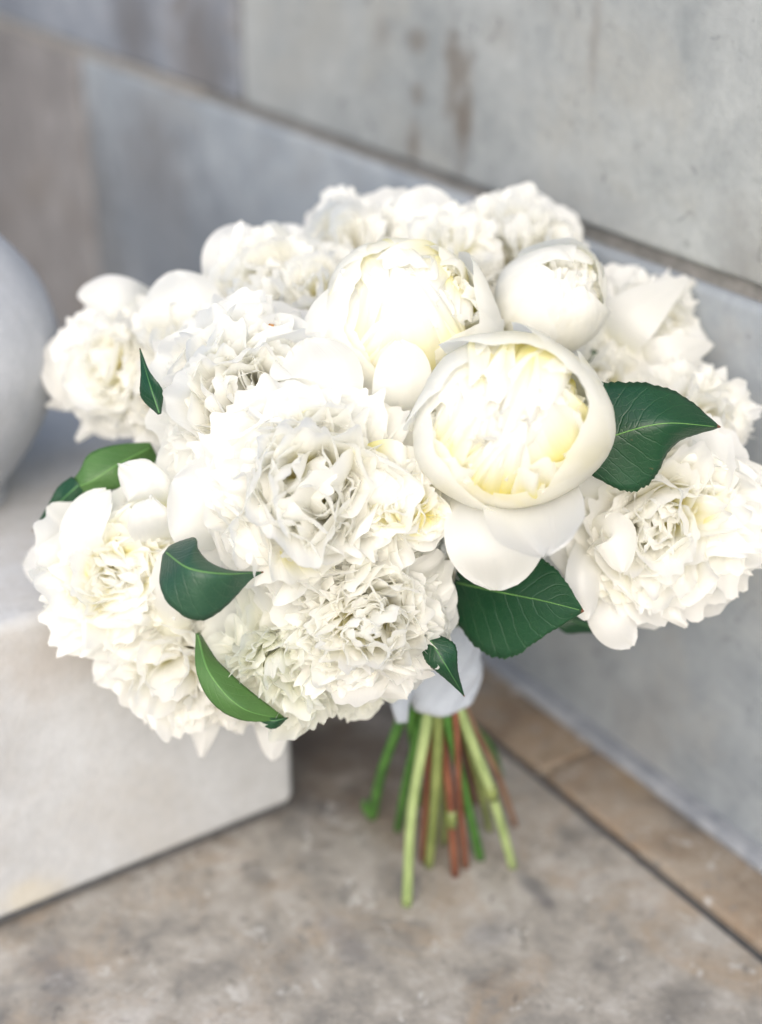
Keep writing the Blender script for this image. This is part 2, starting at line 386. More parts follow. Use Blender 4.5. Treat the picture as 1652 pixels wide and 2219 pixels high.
class Petal:
    __slots__ = ('V', 'nr', 'nc', 'uv', 'warm', 'fl', 'hits', 'lab')
    def __init__(s, V, uv, warm, fl, lab=None): s.V = V; s.nr, s.nc = V.shape[:2]; s.uv = uv; s.warm = warm; s.fl = fl; s.hits = 0; s.lab = lab
PETALS = []; FLOWERS = []

def edge_noise(t, r, k=5):
    f = np.zeros_like(t)
    for j in range(k):
        fr = 1.1 + 1.25 * j; f += np.sin(fr * t * math.pi + r.uniform(0, 6.28)) * r.uniform(.4, 1) / (1 + .55 * j)
    return f / 2.2
def uvgrid(nr, nc):
    v, u = np.meshgrid(np.linspace(0, 1, nr), np.linspace(0, 1, nc), indexing='ij'); return np.stack([u, v], -1)

def band_petal(r, phi, half, R0, th_b, th_r, tilt=0.0, notch=0.08, tip=0.3, squash=0.95, nr=17, nc=17, ruf=0.05, lift=0.0):
    """a long petal folded over the heart of a globe flower along a great circle"""
    t = np.linspace(-1, 1, nc); S = np.linspace(0, 1, nr)[:, None] * np.ones(nc)[None]
    lf = 1 - tip * np.abs(t) ** 2.4 - notch * (0.5 + .5 * edge_noise(t, r)) - notch * .1 * r.random(nc)
    TH = th_b + (th_r - th_b) * S * lf[None]
    A = r.uniform(0, 6.28, 3)
    LA = tilt + t[None] * half * (0.6 + .4 * np.sin(np.clip(S / .6, 0, 1) * math.pi / 2)) + .06 * np.sin(4 * S + A[2])
    RR = R0 * (1 + lift * t[None] + ruf * S * np.sin(3.2 * t[None] + A[0] + 1.5 * S) + ruf * .6 * S * np.sin(7 * t[None] + A[1]) - .10 * np.abs(t)[None] ** 2)
    e = np.array([math.cos(phi), math.sin(phi), 0]); pz = np.array([0, 0, 1.0]); pp = np.array([-math.sin(phi), math.cos(phi), 0])
    V = RR[..., None] * (np.cos(LA)[..., None] * (np.sin(TH)[..., None] * e + np.cos(TH)[..., None] * pz) + np.sin(LA)[..., None] * pp)
    V[..., 2] *= squash
    return V

def free_petal(r, phi, th0, th1, L, W, cup=0.6, ruf=0.1, notch=0.08, tip=0.35, z0=0.0, r0=0.0, tipcurl=0.0, wb=0.3, nr=9, nc=13, warm0=0.45, warmk=1.0, kpow=1.0, twist=0.0, roll=0.0, lo=0.05, hi=.62):
    """one petal in the flower's frame: leaves the axis at angle th0 and ends at th1"""
    s = np.linspace(0, 1, 41)
    th = th0 + (th1 - th0) * s ** kpow + tipcurl * sstep(.7, 1, s)
    ds = L / 40
    pr = r0 + np.concatenate([[0], np.cumsum(np.sin((th[1:] + th[:-1]) / 2) * ds)])
    pz = z0 + np.concatenate([[0], np.cumsum(np.cos((th[1:] + th[:-1]) / 2) * ds)])
    t = np.linspace(-1, 1, nc)
    lf = 1 - tip * np.abs(t) ** 2.6 - notch * (0.5 + 0.5 * edge_noise(t, r)) - notch * .45 * np.abs(np.sin((4.5 + 3 * r.random()) * t + r.uniform(0, 6))) ** 3 - notch * .12 * r.random(nc)
    S = np.linspace(0, 1, nr)[:, None] * np.ones(nc)[None]
    SL = S * lf[None]
    TH = np.interp(SL, s, th); PR = np.interp(SL, s, pr); PZ = np.interp(SL, s, pz)
    wd = W * (wb + (1 - wb) * np.sin(np.clip(S / .68, 0, 1) * math.pi / 2) ** 1.2) * (1 - .10 * sstep(.75, 1, S))
    lat = t[None] * wd
    rho = max(W * cup, 1e-4)
    lim = np.clip(lat / rho, -2.2, 2.2)
    lx = rho * np.sin(lim); nin = rho * (1 - np.cos(lim))
    A1, A2 = r.uniform(0, 6.28, 2); f1 = r.uniform(1.4, 2.4); f2 = r.uniform(3, 5)
    dis = ruf * W * S ** 1.6 * (0.62 * np.sin(f1 * math.pi * t[None] + A1 + 1.3 * S) + 0.38 * np.sin(f2 * math.pi * t[None] + A2 - 2 * S) * (0.3 + .7 * np.abs(t)[None]))
    dis += ruf * W * .35 * S * np.sin(S * 7 + A1) 
    nin = nin + dis
    lx = lx + ruf * W * .25 * S * np.sin(5 * S + A2) + twist * S * S * W
    rr = PR - np.cos(TH) * nin; zz = PZ + np.sin(TH) * nin
    c, si = math.cos(phi), math.sin(phi)
    V = np.stack([rr * c - lx * si, rr * si + lx * c, zz], -1)
    if roll:
        o = V[0, nc // 2]; k = V[int(nr * .8), nc // 2] - o; k = k / np.linalg.norm(k); q = V - o
        V = o + q * math.cos(roll) + np.cross(k, q) * math.sin(roll) + k * (q @ k)[..., None] * (1 - math.cos(roll))
    wm = warm0 * (1 - sstep(lo, hi * warmk, S))
    return V, wm

def cup_petal(r, phi, half, R0, th_b, th_r, lift=0.02, notch=0.06, tip=0.35, rimcurl=0.0, squash=0.95, nr=21, nc=33, ruf=0.026, warm0=0.1):
    """a broad petal wrapped on the globe of a half-open flower"""
    t = np.linspace(-1, 1, nc); S = np.linspace(0, 1, nr)[:, None] * np.ones(nc)[None]
    lf = 1 - tip * np.abs(t) ** 2.4 - notch * (0.5 + .5 * edge_noise(t, r)) - notch * .1 * r.random(nc)
    TH = th_b + (th_r - th_b) * S * lf[None]
    wd = half * (0.55 + .45 * np.sin(np.clip(S / .6, 0, 1) * math.pi / 2))
    PH = phi + t[None] * wd
    A = r.uniform(0, 6.28)
    RR = R0 * (1 + lift * t[None] + rimcurl * sstep(.72, 1, S) + ruf * S ** 2 * np.sin(5 * t[None] + A) + .012 * np.sin(4 * S + 3 * t[None] + A) + .004 * np.sin(17 * t[None] + 2 * S + A) * S + .003 * np.sin(29 * t[None] - A) * S ** 2)
    V = np.stack([RR * np.sin(TH) * np.cos(PH), RR * np.sin(TH) * np.sin(PH), RR * squash * np.cos(TH)], -1)
    return V, warm0 * (1 - sstep(0, .5, S))

class Flower:
    def __init__(s, px, py, d, rp, face, label=None, mat=None):
        s.c = at(px, py, d); s.R = rp / FPX * d; s.px, s.py, s.d = px, py, d
        D = -rays(px, py); D /= np.linalg.norm(D)
        A = D + face[0] * AX + face[1] * AU; A /= np.linalg.norm(A)
        X = AX - A * (AX @ A); X /= np.linalg.norm(X); Y = np.cross(A, X)
        s.M = np.stack([X, Y, A], 1); s.A = A; s.label = label; s.mat = mat or M_PETAL
        s.i = len(FLOWERS); FLOWERS.append(s)
    def add(s, V, wm, lab=None):
        W_ = V @ s.M.T + s.c
        PETALS.append(Petal(W_, uvgrid(*V.shape[:2]), wm, s.i, lab))

def warp(V, r, Rr, amp, state={}):
    """slow uneven swelling, the same for all petals of one flower"""
    K, P = r
    k = K / Rr
    return V + amp * Rr * np.stack([np.sin(V @ k[j] + P[j]) for j in range(3)], -1)
def open_peony(px, py, d, rp, face, seed, n=110, guards=6, label=None, warm=0.45, frill=0.16, spread=98, core=0.0, mat=None, wide=1.0, depth=1.0, gphi=None, notch=.13, rollsd=15, hi=.66):
    f = Flower(px, py, d, rp * 1.10, face, label, mat); r = np.random.default_rng(seed); Rr = f.R
    wp = (r.normal(0, 2.6, (3, 3)), r.uniform(0, 6.28, 3))
    for i in range(n):
        q = (i + .5) / n
        al = R(spread) * q ** 0.56 + R(r.normal(0, 6))
        phi = i * 2.39996 + r.normal(0, .4)
        L = Rr * (0.97 + .05 * q) * r.uniform(.80, 1.10) * (1 - core * (1 - q)) * (1 - (1 - depth) * math.cos(al))
        a0 = al + R(r.normal(16, 10)) * (1 - .5 * q); a1 = al - R(r.normal(34, 20)) * (1 - .35 * q)
        big = r.random() < .45
        W = Rr * (r.uniform(.34, .54) if big else r.uniform(.18, .30)) * (0.80 + .4 * q) * wide
        V, wm = free_petal(r, phi, a0, a1, L, W, cup=r.uniform(.55, 1.6), ruf=frill * r.uniform(.5, 1.7), notch=notch * r.uniform(.3, 1.5), tip=r.uniform(.15, .42),
                           tipcurl=R(r.normal(4, 30)), nr=13, nc=25, warm0=warm * r.uniform(.6, 1.2), z0=-.05 * Rr, wb=.35, twist=r.normal(0, .16), roll=R(r.normal(0, rollsd)), lo=.12, hi=hi)
        f.add(warp(V, wp, Rr, .07), wm)
    for k in range(guards):
        phi = k * 2 * math.pi / guards + r.normal(0, .2) if gphi is None else R(gphi[k % len(gphi)]) + r.normal(0, .1)
        V, wm = free_petal(r, phi, R(r.uniform(98, 118)), R(r.uniform(62, 92)), Rr * r.uniform(1.02, 1.16), Rr * r.uniform(.42, .58), cup=1.2, ruf=.09, notch=.06, tip=.3,
                           nr=15, nc=21, warm0=.12, z0=-.12 * Rr, tipcurl=R(r.normal(0, 24)))
        f.add(warp(V, wp, Rr, .05), wm)
    return f

def cup_peony(px, py, d, rp, face, seed, rim=42, n=48, petals=7, label=None, warm=.75, squash=.95, gapphi=None, tall=1.0):
    f = Flower(px, py, d, rp, face, label); r = np.random.default_rng(seed); Rr = f.R; f.M[:, 1] *= tall
    wp = (r.normal(0, 1.6, (3, 3)), r.uniform(0, 6.28, 3))
    for lay in range(2):
        m = (5, 4)[lay]
        for k in range(m):
            phi = k * 2 * math.pi / m + lay * .6 + r.normal(0, .15)
            th_r = R(rim + r.normal(0, 13) + (0 if lay == 0 else -5))
            if gapphi is not None:
                dphi = math.atan2(math.sin(phi - R(gapphi)), math.cos(phi - R(gapphi)))
                th_r += R(26) * math.exp(-(dphi / .75) ** 2)
            V, wm = cup_petal(r, phi, r.uniform(.82, 1.05), Rr * (1.0 - .03 * lay + r.uniform(-.012, .012)), R(172), th_r, lift=r.uniform(.025, .05), notch=r.uniform(.03, .08),
                              tip=r.uniform(.14, .30), rimcurl=r.uniform(-.05, .07), squash=squash, warm0=.22)
            f.add(warp(V, wp, Rr, .055), wm)
    m = int(n * .55)
    for i in range(m):                                        # long crumpled strips closing over the heart
        phi = (i % 2) * math.pi + R(80) + r.normal(0, .5); q = (i + .5) / m
        V = band_petal(r, phi, r.uniform(.16, .40), Rr * (.76 + .19 * q + r.uniform(-.03, .03)), R(r.uniform(95, 120)), R(r.uniform(-38, 14) + 26 * q), tilt=r.normal(0, .5), notch=.12 * r.uniform(.4, 1.6),
                       tip=r.uniform(.1, .35), squash=squash, ruf=.05 * r.uniform(.5, 1.8), lift=r.normal(0, .06))
        wm = warm * r.uniform(.5, 1.15) * (1 - sstep(.25, .88, np.linspace(0, 1, 17)[:, None] * np.ones(17)[None]))
        f.add(warp(V, wp, Rr, .05), wm)
    z0 = -.45 * Rr
    for i in range(n):
        q = (i + .5) / n; th = R(rim + 22) * q ** .55
        phi = i * 2.39996 + r.normal(0, .35)
        rad = Rr * r.uniform(.86, 1.03) * (1 - .06 * q)
        tx, tz = rad * math.sin(th), rad * squash * math.cos(th) - z0
        L = math.hypot(tx, tz) * 1.04; al = math.atan2(tx, tz)
        big = r.random() < .5
        V, wm = free_petal(r, phi, al + R(r.normal(10, 6)), al - R(r.normal(12, 9)), L, Rr * (r.uniform(.22, .36) if big else r.uniform(.12, .20)), cup=r.uniform(.4, 1.2), ruf=.16 * r.uniform(.5, 1.8), notch=.10 * r.uniform(.3, 1.5),
                           tip=r.uniform(.12, .35), tipcurl=R(r.normal(-6, 24)), nr=15, nc=15, warm0=warm * r.uniform(.75, 1.1), z0=z0, wb=.4, twist=r.normal(0, .12), roll=R(r.normal(0, 26)), lo=.3, hi=.88)
        f.add(warp(V, wp, Rr, .04), wm)
    return f

def sheet(f, spine, wl_, wr_, dl, dr, seed, ruf=0.05, nr=19, nc=23, notch=0.05, round_=.72, warm0=0.1, lab=None, bow=0.0, sharp=False, flat=.6, back=.12, crease=.012, sink=.02):
    """a large petal laid along a spine of (px, py, depth); wl_/wr_ half widths in px, dl/dr how far its sides lie behind the spine (m)"""
    r = np.random.default_rng(seed)
    P = curve_pts(spine, nr); s = np.linspace(0, 1, nr)
    T = np.gradient(P[:, :2], axis=0); T /= np.linalg.norm(T, axis=1)[:, None]; sg = 1.0 if P[-1, 1] > P[0, 1] else -1.0; Nn = sg * np.stack([T[:, 1], -T[:, 0]], 1)   # l/r mean the photograph's left and right
    t = np.linspace(-1, 1, nc)
    rd = np.ones(nr) if sharp else np.sqrt(np.clip(1 - np.clip((s - round_) / (1 - round_), 0, 1) ** 2.2, .02, 1))
    WL = interp1(wl_, s) * rd; WR = interp1(wr_, s) * rd
    fl_ = (rd ** 2) * flat * (1 + .25 * np.sin(5 * s + seed))
    DL = interp1(dl, s) * fl_; DR = interp1(dr, s) * fl_
    off = np.where(t[None] < 0, t[None] * WL[:, None], t[None] * WR[:, None])
    en = 1 - notch * np.abs(t)[None] ** 6 * (0.5 + 0.5 * edge_noise(s * 1.3, r, 6))[:, None]
    off = off * en
    pxs = P[:, 0:1] + Nn[:, 0:1] * off; pys = P[:, 1:2] + Nn[:, 1:2] * off
    tipn = notch * 60 * edge_noise(t, r, 6)[None] * sstep(.8, 1, s)[:, None]
    pxs = pxs + T[:, 0:1] * tipn; pys = pys + T[:, 1:2] * tipn
    P = P.copy(); P[:, 2] += sink * (1 - s) ** 2
    dep = P[:, 2:3] + np.where(t[None] < 0, DL[:, None], DR[:, None]) * np.abs(t)[None] ** 1.7
    wm = np.mean(WL + WR) / FPX * .65
    A1, A2 = r.uniform(0, 6.28, 2)
    S = s[:, None] * np.ones(nc)[None]
    dep = dep + ruf * wm * (0.25 + S) * (0.55 * np.sin(3.1 * t[None] + A1 + 2 * S) * np.abs(t)[None] + .3 * np.sin(6.3 * t[None] - A2 + 3 * S) * np.abs(t)[None] ** 2 + .3 * np.sin(5 * S + A2))
    dep = dep + bow * np.sin(S * math.pi) + back * wm * sstep(.62, 1, S) * (0.6 + .5 * np.sin(2.3 * t[None] + A1)) * 1.4
    cr = np.sin(9 * t[None] + 2.2 * np.sin(3 * S + A1) + A2) * (.15 + .85 * S)
    dep = dep + crease * wm * cr
    V = at(pxs, pys, dep)
    return V, warm0 * (1 - sstep(.0, .45, S)), uvgrid(nr, nc)
def add_sheet(f, *a, lab=None, **k):
    V, wm, uv = sheet(f, *a, **k); PETALS.append(Petal(V, uv, wm, f.i, lab))

# --- the flowers: spot in the photograph, depth, radius, facing
F = {}
F['right_bud'] = cup_peony(1110, 903, .632, 216, (-.10, .10), 101, tall=.90, rim=46, n=84, label='large globe peony half open on a yellow ruffled centre, beside the big right leaf', warm=.95, gapphi=262)
F['top_bud'] = cup_peony(885, 712, .690, 198, (.05, .50), 102, tall=.92, rim=46, n=76, label='globe peony with smooth petals in the middle of the top row', warm=.8)
F['small_bud'] = cup_peony(1193, 652, .705, 127, (.55, .55), 103, rim=24, n=40, label='smallest and smoothest closed peony globe', warm=.6)
F['center'] = open_peony(690, 1075, .652, 262, (.0, .0), 104, n=112, guards=7, notch=.2, label='fully open peony in the centre with a yellow gap', hi=.62, warm=1.0, wide=1.35, frill=.17, core=.0, depth=.92)
F['upper_left_center'] = open_peony(545, 860, .680, 215, (-.1, .25), 105, n=118, guards=6, notch=.2, label='open ruffled peony above the central one', warm=.5, wide=1.2, frill=.17, depth=.85)
F['low_front'] = open_peony(785, 1325, .662, 198, (.1, -.25), 106, n=150, guards=4, label='frilly white peony low at the front', warm=.5, wide=.95, frill=.22, notch=.2)
F['low_green'] = open_peony(630, 1415, .680, 178, (-.1, -.45), 107, n=120, guards=4, label='greenish white frilly flower at the bottom beside the curled leaf', warm=.35, wide=.85, frill=.28, mat=M_GREENW, notch=.2)
F['left'] = open_peony(258, 1240, .692, 188, (-.25, -.05), 108, n=110, guards=6, gphi=[15, 65, 205, 245, 285, 330], label='peony with a yellow heart on the left side', warm=1.0, wide=.9, core=.5, depth=.8, hi=.86)
F['low_left'] = open_peony(385, 1430, .712, 158, (-.2, -.5), 109, n=80, guards=6, label='drooping peony at the lower left', warm=.35)
F['far_left'] = open_peony(255, 795, .775, 150, (-.45, .1), 110, n=90, guards=6, label='blurred peony at the far upper left', warm=.5, core=.2)
F['left_back'] = open_peony(415, 745, .755, 145, (-.2, .45), 111, n=70, guards=5, label='peony at the upper left tucked behind a rounded petal', warm=.45)
F['upper_left'] = open_peony(600, 655, .765, 172, (-.15, .35), 112, n=90, guards=5, label='peony at the upper left with a brown spotted petal', warm=.5)
F['top'] = open_peony(785, 570, .79, 165, (-.1, .5), 113, n=90, guards=6, label='spiky edged peony at the top', warm=.3)
F['top_right'] = open_peony(1130, 575, .79, 170, (.1, .5), 114, n=90, guards=6, label='ruffled peony at the top right', warm=.4)
F['right_upper'] = open_peony(1400, 725, .780, 140, (.7, .2), 115, n=80, guards=6, label='cream peony facing right at the upper right', warm=.4)
F['right'] = open_peony(1428, 1130, .690, 222, (.12, -.1), 116, n=112, guards=7, notch=.18, label='wide open peony on the right side', warm=.6, wide=1.2, frill=.15, depth=.85)
F['right_back'] = open_peony(1490, 910, .740, 140, (.5, .3), 117, n=70, guards=5, label='peony behind the big right leaf', warm=.3)
F['low_center'] = open_peony(765, 1460, .70, 100, (.0, -.8), 118, n=70, guards=5, label='small part of a pale flower hanging lowest', warm=.3, mat=M_GREENW)
F['inner_fill'] = open_peony(1000, 1215, .72, 95, (.1, -.3), 119, n=60, guards=5, label='partly hidden peony below the big globe', warm=.5)

for k, (x, y, d, rr, fc_, sd_) in enumerate(((700, 640, .745, 115, (-.05, .4), 131), (1290, 830, .755, 120, (.3, .2), 132), (375, 885, .770, 100, (-.3, .1), 133), (490, 1470, .715, 115, (-.1, -.5), 134),
                                          (980, 560, .77, 130, (.1, .5), 135), (430, 1080, .715, 110, (-.2, 0), 136), (760, 800, .715, 110, (0, .3), 137))):
    F['fill%d' % k] = open_peony(x, y, d, rr, fc_, sd_, n=60, guards=5, warm=.4)
F['center_small'] = open_peony(885, 1090, .642, 98, (.1, .15), 141, n=46, guards=5, warm=1.0, wide=1.5, frill=.12, hi=.85, label='small yellow centred bloom tucked beside the central peony')
# --- large single petals that give each flower its outline
fb = F['right_bud']
add_sheet(fb, [(1110, 1030, .645), (1082, 1160, .612), (1078, 1280, .628)], [110, 122, 112], [110, 108, 100], [.012, .014, .01], [.012, .012, .01], 201, ruf=.03, round_=.42, notch=.015)
add_sheet(fb, [(1145, 1030, .655), (1158, 1120, .622), (1182, 1206, .592)], [112, 108, 44], [112, 118, 78], [-.010, -.020, -.008], [-.006, -.022, -.012], 202, ruf=.10, round_=.72, notch=.14, flat=1.0, crease=.03, back=-.05)
ft = F['top_bud']
add_sheet(ft, [(855, 950, .668), (868, 850, .640), (862, 738, .642)], [60, 62, 58], [40, 66, 85], [.010, .008, .012], [.016, .010, .014], 203, ruf=.08, round_=.5, notch=.03, flat=.28, crease=.02)
add_sheet(ft, [(770, 880, .690), (750, 740, .662), (800, 590, .668)], [60, 100, 60], [60, 100, 60], [.02, .022, .02], [.004, .006, .006], 204, ruf=.02, round_=.6, notch=.02)
fc = F['center']
add_sheet(fc, [(560, 1150, .662), (450, 1080, .640), (375, 1040, .650)], [60, 120, 100], [60, 110, 80], [.012, .012, .016], [.012, .012, .016], 205, ruf=.03, round_=.45, notch=.015)
add_sheet(fc, [(660, 1120, .640), (580, 1170, .622), (495, 1165, .628)], [50, 75, 50], [50, 60, 50], [.006, .004, .008], [.008, .006, .01], 206, ruf=.12, round_=.5, notch=.14, crease=.03)
add_sheet(fc, [(815, 1160, .640), (835, 1090, .622), (815, 1020, .626)], [34, 44, 36], [30, 40, 36], [.012, .012, .014], [.008, .008, .01], 209, ruf=.10, round_=.5, notch=.10, warm0=.9, crease=.02)
fu = F['upper_left_center']
add_sheet(fu, [(620, 900, .665), (690, 830, .634), (660, 735, .650)], [90, 110, 80], [70, 100, 80], [.012, .014, .02], [.014, .02, .024], 210, ruf=.02, round_=.5, notch=.02)
add_sheet(fu, [(600, 900, .655), (600, 960, .640), (560, 1010, .645)], [90, 100, 80], [90, 120, 80], [.01, .01, .01], [.01, .01, .01], 211, ruf=.07, round_=.5, notch=.08)
fo = F['top']
add_sheet(fo, [(920, 620, .78), (922, 500, .765), (920, 402, .775)], [50, 76, 78], [50, 78, 78], [.014, .016, .018], [.014, .016, .018], 212, ruf=.015, round_=.45, notch=.008)
add_sheet(fo, [(720, 560, .79), (650, 520, .785), (588, 497, .80)], [30, 40, 30], [30, 30, 25], [.01] * 3, [.01] * 3, 213, ruf=.05, round_=.5, notch=.03)
fq = F['upper_left']
add_sheet(fq, [(520, 650, .765), (510, 570, .750), (545, 490, .765)], [50, 75, 68], [50, 70, 62], [.012, .014, .02], [.012, .012, .018], 214, ruf=.03, round_=.5, notch=.02)
add_sheet(fq, [(505, 600, .752), (510, 530, .745), (524, 478, .75)], [12, 14, 12], [10, 12, 14], [.004] * 3, [.004] * 3, 215, ruf=.05, round_=.7, notch=.02)
fl = F['left_back']
add_sheet(fl, [(400, 760, .74), (395, 670, .725), (375, 588, .745)], [60, 95, 80], [60, 90, 80], [.014, .02, .024], [.014, .02, .024], 216, ruf=.02, round_=.4, notch=.01)
ff = F['far_left']
add_sheet(ff, [(330, 680, .775), (250, 650, .765), (168, 640, .775)], [30, 40, 22], [45, 55, 34], [.012] * 3, [.012, .014, .01], 217, ruf=.04, round_=.6, notch=.03)
add_sheet(ff, [(230, 800, .775), (150, 795, .765), (86, 790, .775)], [70, 84, 70], [60, 78, 72], [.012] * 3, [.012] * 3, 218, ruf=.05, round_=.5, notch=.03)
add_sheet(ff, [(250, 850, .785), (170, 870, .780), (98, 880, .79)], [30, 30, 14], [24, 22, 10], [.008] * 3, [.008] * 3, 219, ruf=.05, round_=.6, notch=.05)
add_sheet(ff, [(250, 860, .785), (215, 900, .780), (165, 955, .785)], [24, 28, 5], [24, 28, 8], [.008] * 3, [.008] * 3, 220, ruf=.05, sharp=True, notch=.03)
fL = F['left']
add_sheet(fL, [(150, 1230, .715), (100, 1225, .715), (50, 1230, .725)], [45, 55, 45], [45, 50, 45], [.008] * 3, [.008] * 3, 221, ruf=.08, round_=.5, notch=.06)
add_sheet(fL, [(200, 1290, .712), (150, 1310, .71), (95, 1345, .715)], [32, 40, 22], [32, 40, 22], [.008] * 3, [.008] * 3, 222, ruf=.06, round_=.5, notch=.03)
add_sheet(fL, [(260, 1260, .690), (188, 1170, .674), (235, 1062, .682)], [52, 64, 58], [30, 36, 36], [.012, .014, .02], [-.004, -.010, -.012], 223, ruf=.08, round_=.6, notch=.10, warm0=.25, flat=.4, crease=.02)
add_sheet(fL, [(330, 1120, .680), (320, 1060, .665), (260, 1010, .675)], [45, 60, 40], [45, 60, 50], [.010] * 3, [.012] * 3, 224, ruf=.24, round_=.6, notch=.26, warm0=.6, flat=.15, crease=.06)
add_sheet(fL, [(350, 1200, .676), (330, 1130, .655), (330, 1080, .660)], [50, 60, 50], [50, 50, 40], [.010] * 3, [.010] * 3, 225, ruf=.24, round_=.6, notch=.26, flat=.15, crease=.06)
add_sheet(fL, [(380, 1380, .670), (385, 1290, .662), (375, 1180, .668)], [40, 60, 50], [30, 30, 24], [.014] * 3, [.01] * 3, 226, ruf=.04, round_=.6, notch=.03)
add_sheet(fL, [(240, 1410, .700), (190, 1405, .690), (138, 1412, .695)], [18, 22, 14], [16, 18, 14], [.005] * 3, [.005] * 3, 227, ruf=.08, round_=.6, notch=.05)
for k, (x, y, x2, y2) in enumerate(((330, 1235, 260, 1215), (340, 1300, 268, 1280), (350, 1270, 255, 1248), (350, 1355, 275, 1340))):
    add_sheet(fL, [(x + 30, y, .690), ((x + x2) / 2, (y + y2) / 2 - 4, .672), (x2, y2, .680)], [13, 14, 11], [12, 13, 10], [.004] * 3, [.004] * 3, 230 + k, ruf=.06, round_=.6, notch=.05, nr=11, nc=9, warm0=.5)
fd = F['low_left']
add_sheet(fd, [(440, 1470, .735), (445, 1560, .725), (437, 1642, .73)], [40, 42, 6], [40, 36, 6], [.008] * 3, [.008] * 3, 240, ruf=.05, sharp=True, notch=.04)
add_sheet(fd, [(560, 1500, .745), (590, 1570, .735), (592, 1648, .74)], [36, 40, 32], [36, 36, 30], [.008] * 3, [.008] * 3, 241, ruf=.04, round_=.45, notch=.03)
add_sheet(fd, [(470, 1480, .735), (500, 1540, .730), (518, 1590, .735)], [40, 40, 12], [40, 36, 12], [.008] * 3, [.008] * 3, 242, ruf=.05, round_=.6, notch=.06)
add_sheet(fd, [(380, 1400, .72), (360, 1480, .70), (330, 1540, .705)], [50, 56, 40], [50, 56, 40], [.01] * 3, [.01] * 3, 243, ruf=.08, round_=.5, notch=.12)
add_sheet(fd, [(300, 1400, .72), (255, 1440, .705), (205, 1480, .71)], [50, 56, 40], [50, 56, 40], [.01] * 3, [.01] * 3, 244, ruf=.08, round_=.5, notch=.12)
fr = F['right_upper']
add_sheet(fr, [(1290, 780, .76), (1370, 690, .735), (1490, 600, .765)], [40, 62, 6], [45, 60, 12], [.006, -.006, .0], [.008, -.004, .0], 250, ruf=.04, sharp=True, notch=.03, warm0=.3)
add_sheet(fr, [(1330, 690, .80), (1345, 630, .80), (1350, 588, .81)], [35, 42, 40], [35, 42, 40], [.01] * 3, [.01] * 3, 251, ruf=.03, round_=.4, notch=.02)
add_sheet(fr, [(1360, 790, .75), (1440, 770, .735), (1545, 745, .755)], [40, 44, 24], [30, 40, 30], [.006] * 3, [.006] * 3, 252, ruf=.10, round_=.6, notch=.1)
ftr = F['top_right']
add_sheet(ftr, [(1180, 590, .775), (1205, 520, .77), (1200, 455, .78)], [50, 60, 46], [44, 58, 50], [.012] * 3, [.014] * 3, 253, ruf=.03, round_=.5, notch=.02)
add_sheet(ftr, [(1060, 560, .785), (1045, 490, .78), (1045, 430, .79)], [40, 40, 30], [40, 40, 30], [.012] * 3, [.012] * 3, 254, ruf=.05, round_=.5, notch=.05)
fR = F['right']
add_sheet(fR, [(1305, 1130, .690), (1262, 1230, .665), (1270, 1345, .672)], [26, 34, 40], [50, 46, 34], [-.006, -.012, -.01], [.012, .016, .012], 260, ruf=.04, round_=.6, notch=.02)
add_sheet(fR, [(1330, 1220, .685), (1320, 1330, .67), (1370, 1402, .68)], [44, 50, 50], [44, 50, 50], [.01] * 3, [.01] * 3, 261, ruf=.06, round_=.5, notch=.05)
add_sheet(fR, [(1340, 1090, .665), (1310, 1000, .650), (1370, 950, .66)], [60, 70, 60], [60, 70, 60], [.012] * 3, [.012] * 3, 262, ruf=.03, round_=.5, notch=.03)
add_sheet(fR, [(1300, 1180, .665), (1330, 1160, .648), (1350, 1240, .655)], [46, 50, 40], [46, 50, 40], [.012] * 3, [.012] * 3, 263, ruf=.05, round_=.5, notch=.04)
add_sheet(fR, [(1530, 1060, .685), (1600, 1050, .68), (1662, 1040, .69)], [45, 52, 20], [45, 48, 20], [.01] * 3, [.01] * 3, 264, ruf=.08, round_=.7, notch=.1)
add_sheet(fR, [(1400, 1270, .680), (1450, 1320, .675), (1490, 1358, .68)], [24, 24, 8], [24, 22, 6], [.008] * 3, [.008] * 3, 265, ruf=.06, sharp=True, notch=.08)
fk = F['right_back']
add_sheet(fk, [(1520, 910, .735), (1545, 850, .73), (1572, 795, .735)], [26, 32, 14], [26, 30, 14], [.008] * 3, [.008] * 3, 266, ruf=.06, round_=.6, notch=.12)
add_sheet(fk, [(1560, 990, .725), (1590, 930, .72), (1615, 880, .73)], [34, 38, 14], [30, 32, 14], [.008] * 3, [.008] * 3, 267, ruf=.06, round_=.6, notch=.12)
add_sheet(fk, [(1490, 870, .735), (1510, 825, .73), (1528, 790, .735)], [20, 18, 5], [20, 18, 5], [.006] * 3, [.006] * 3, 268, ruf=.06, sharp=True, notch=.1)
fg = F['low_center']
add_sheet(fg, [(740, 1440, .69), (745, 1500, .675), (745, 1552, .685)], [40, 46, 44], [40, 46, 44], [.012] * 3, [.012] * 3, 270, ruf=.06, round_=.4, notch=.03)
add_sheet(fg, [(830, 1420, .69), (845, 1470, .675), (850, 1524, .685)], [40, 44, 36], [36, 40, 34], [.012] * 3, [.012] * 3, 271, ruf=.06, round_=.4, notch=.02)
fi = F['inner_fill']
add_sheet(fi, [(1040, 1200, .70), (1080, 1270, .695), (1075, 1335, .70)], [50, 60, 40], [45, 55, 40], [.01] * 3, [.01] * 3, 272, ruf=.05, round_=.5, notch=.05)

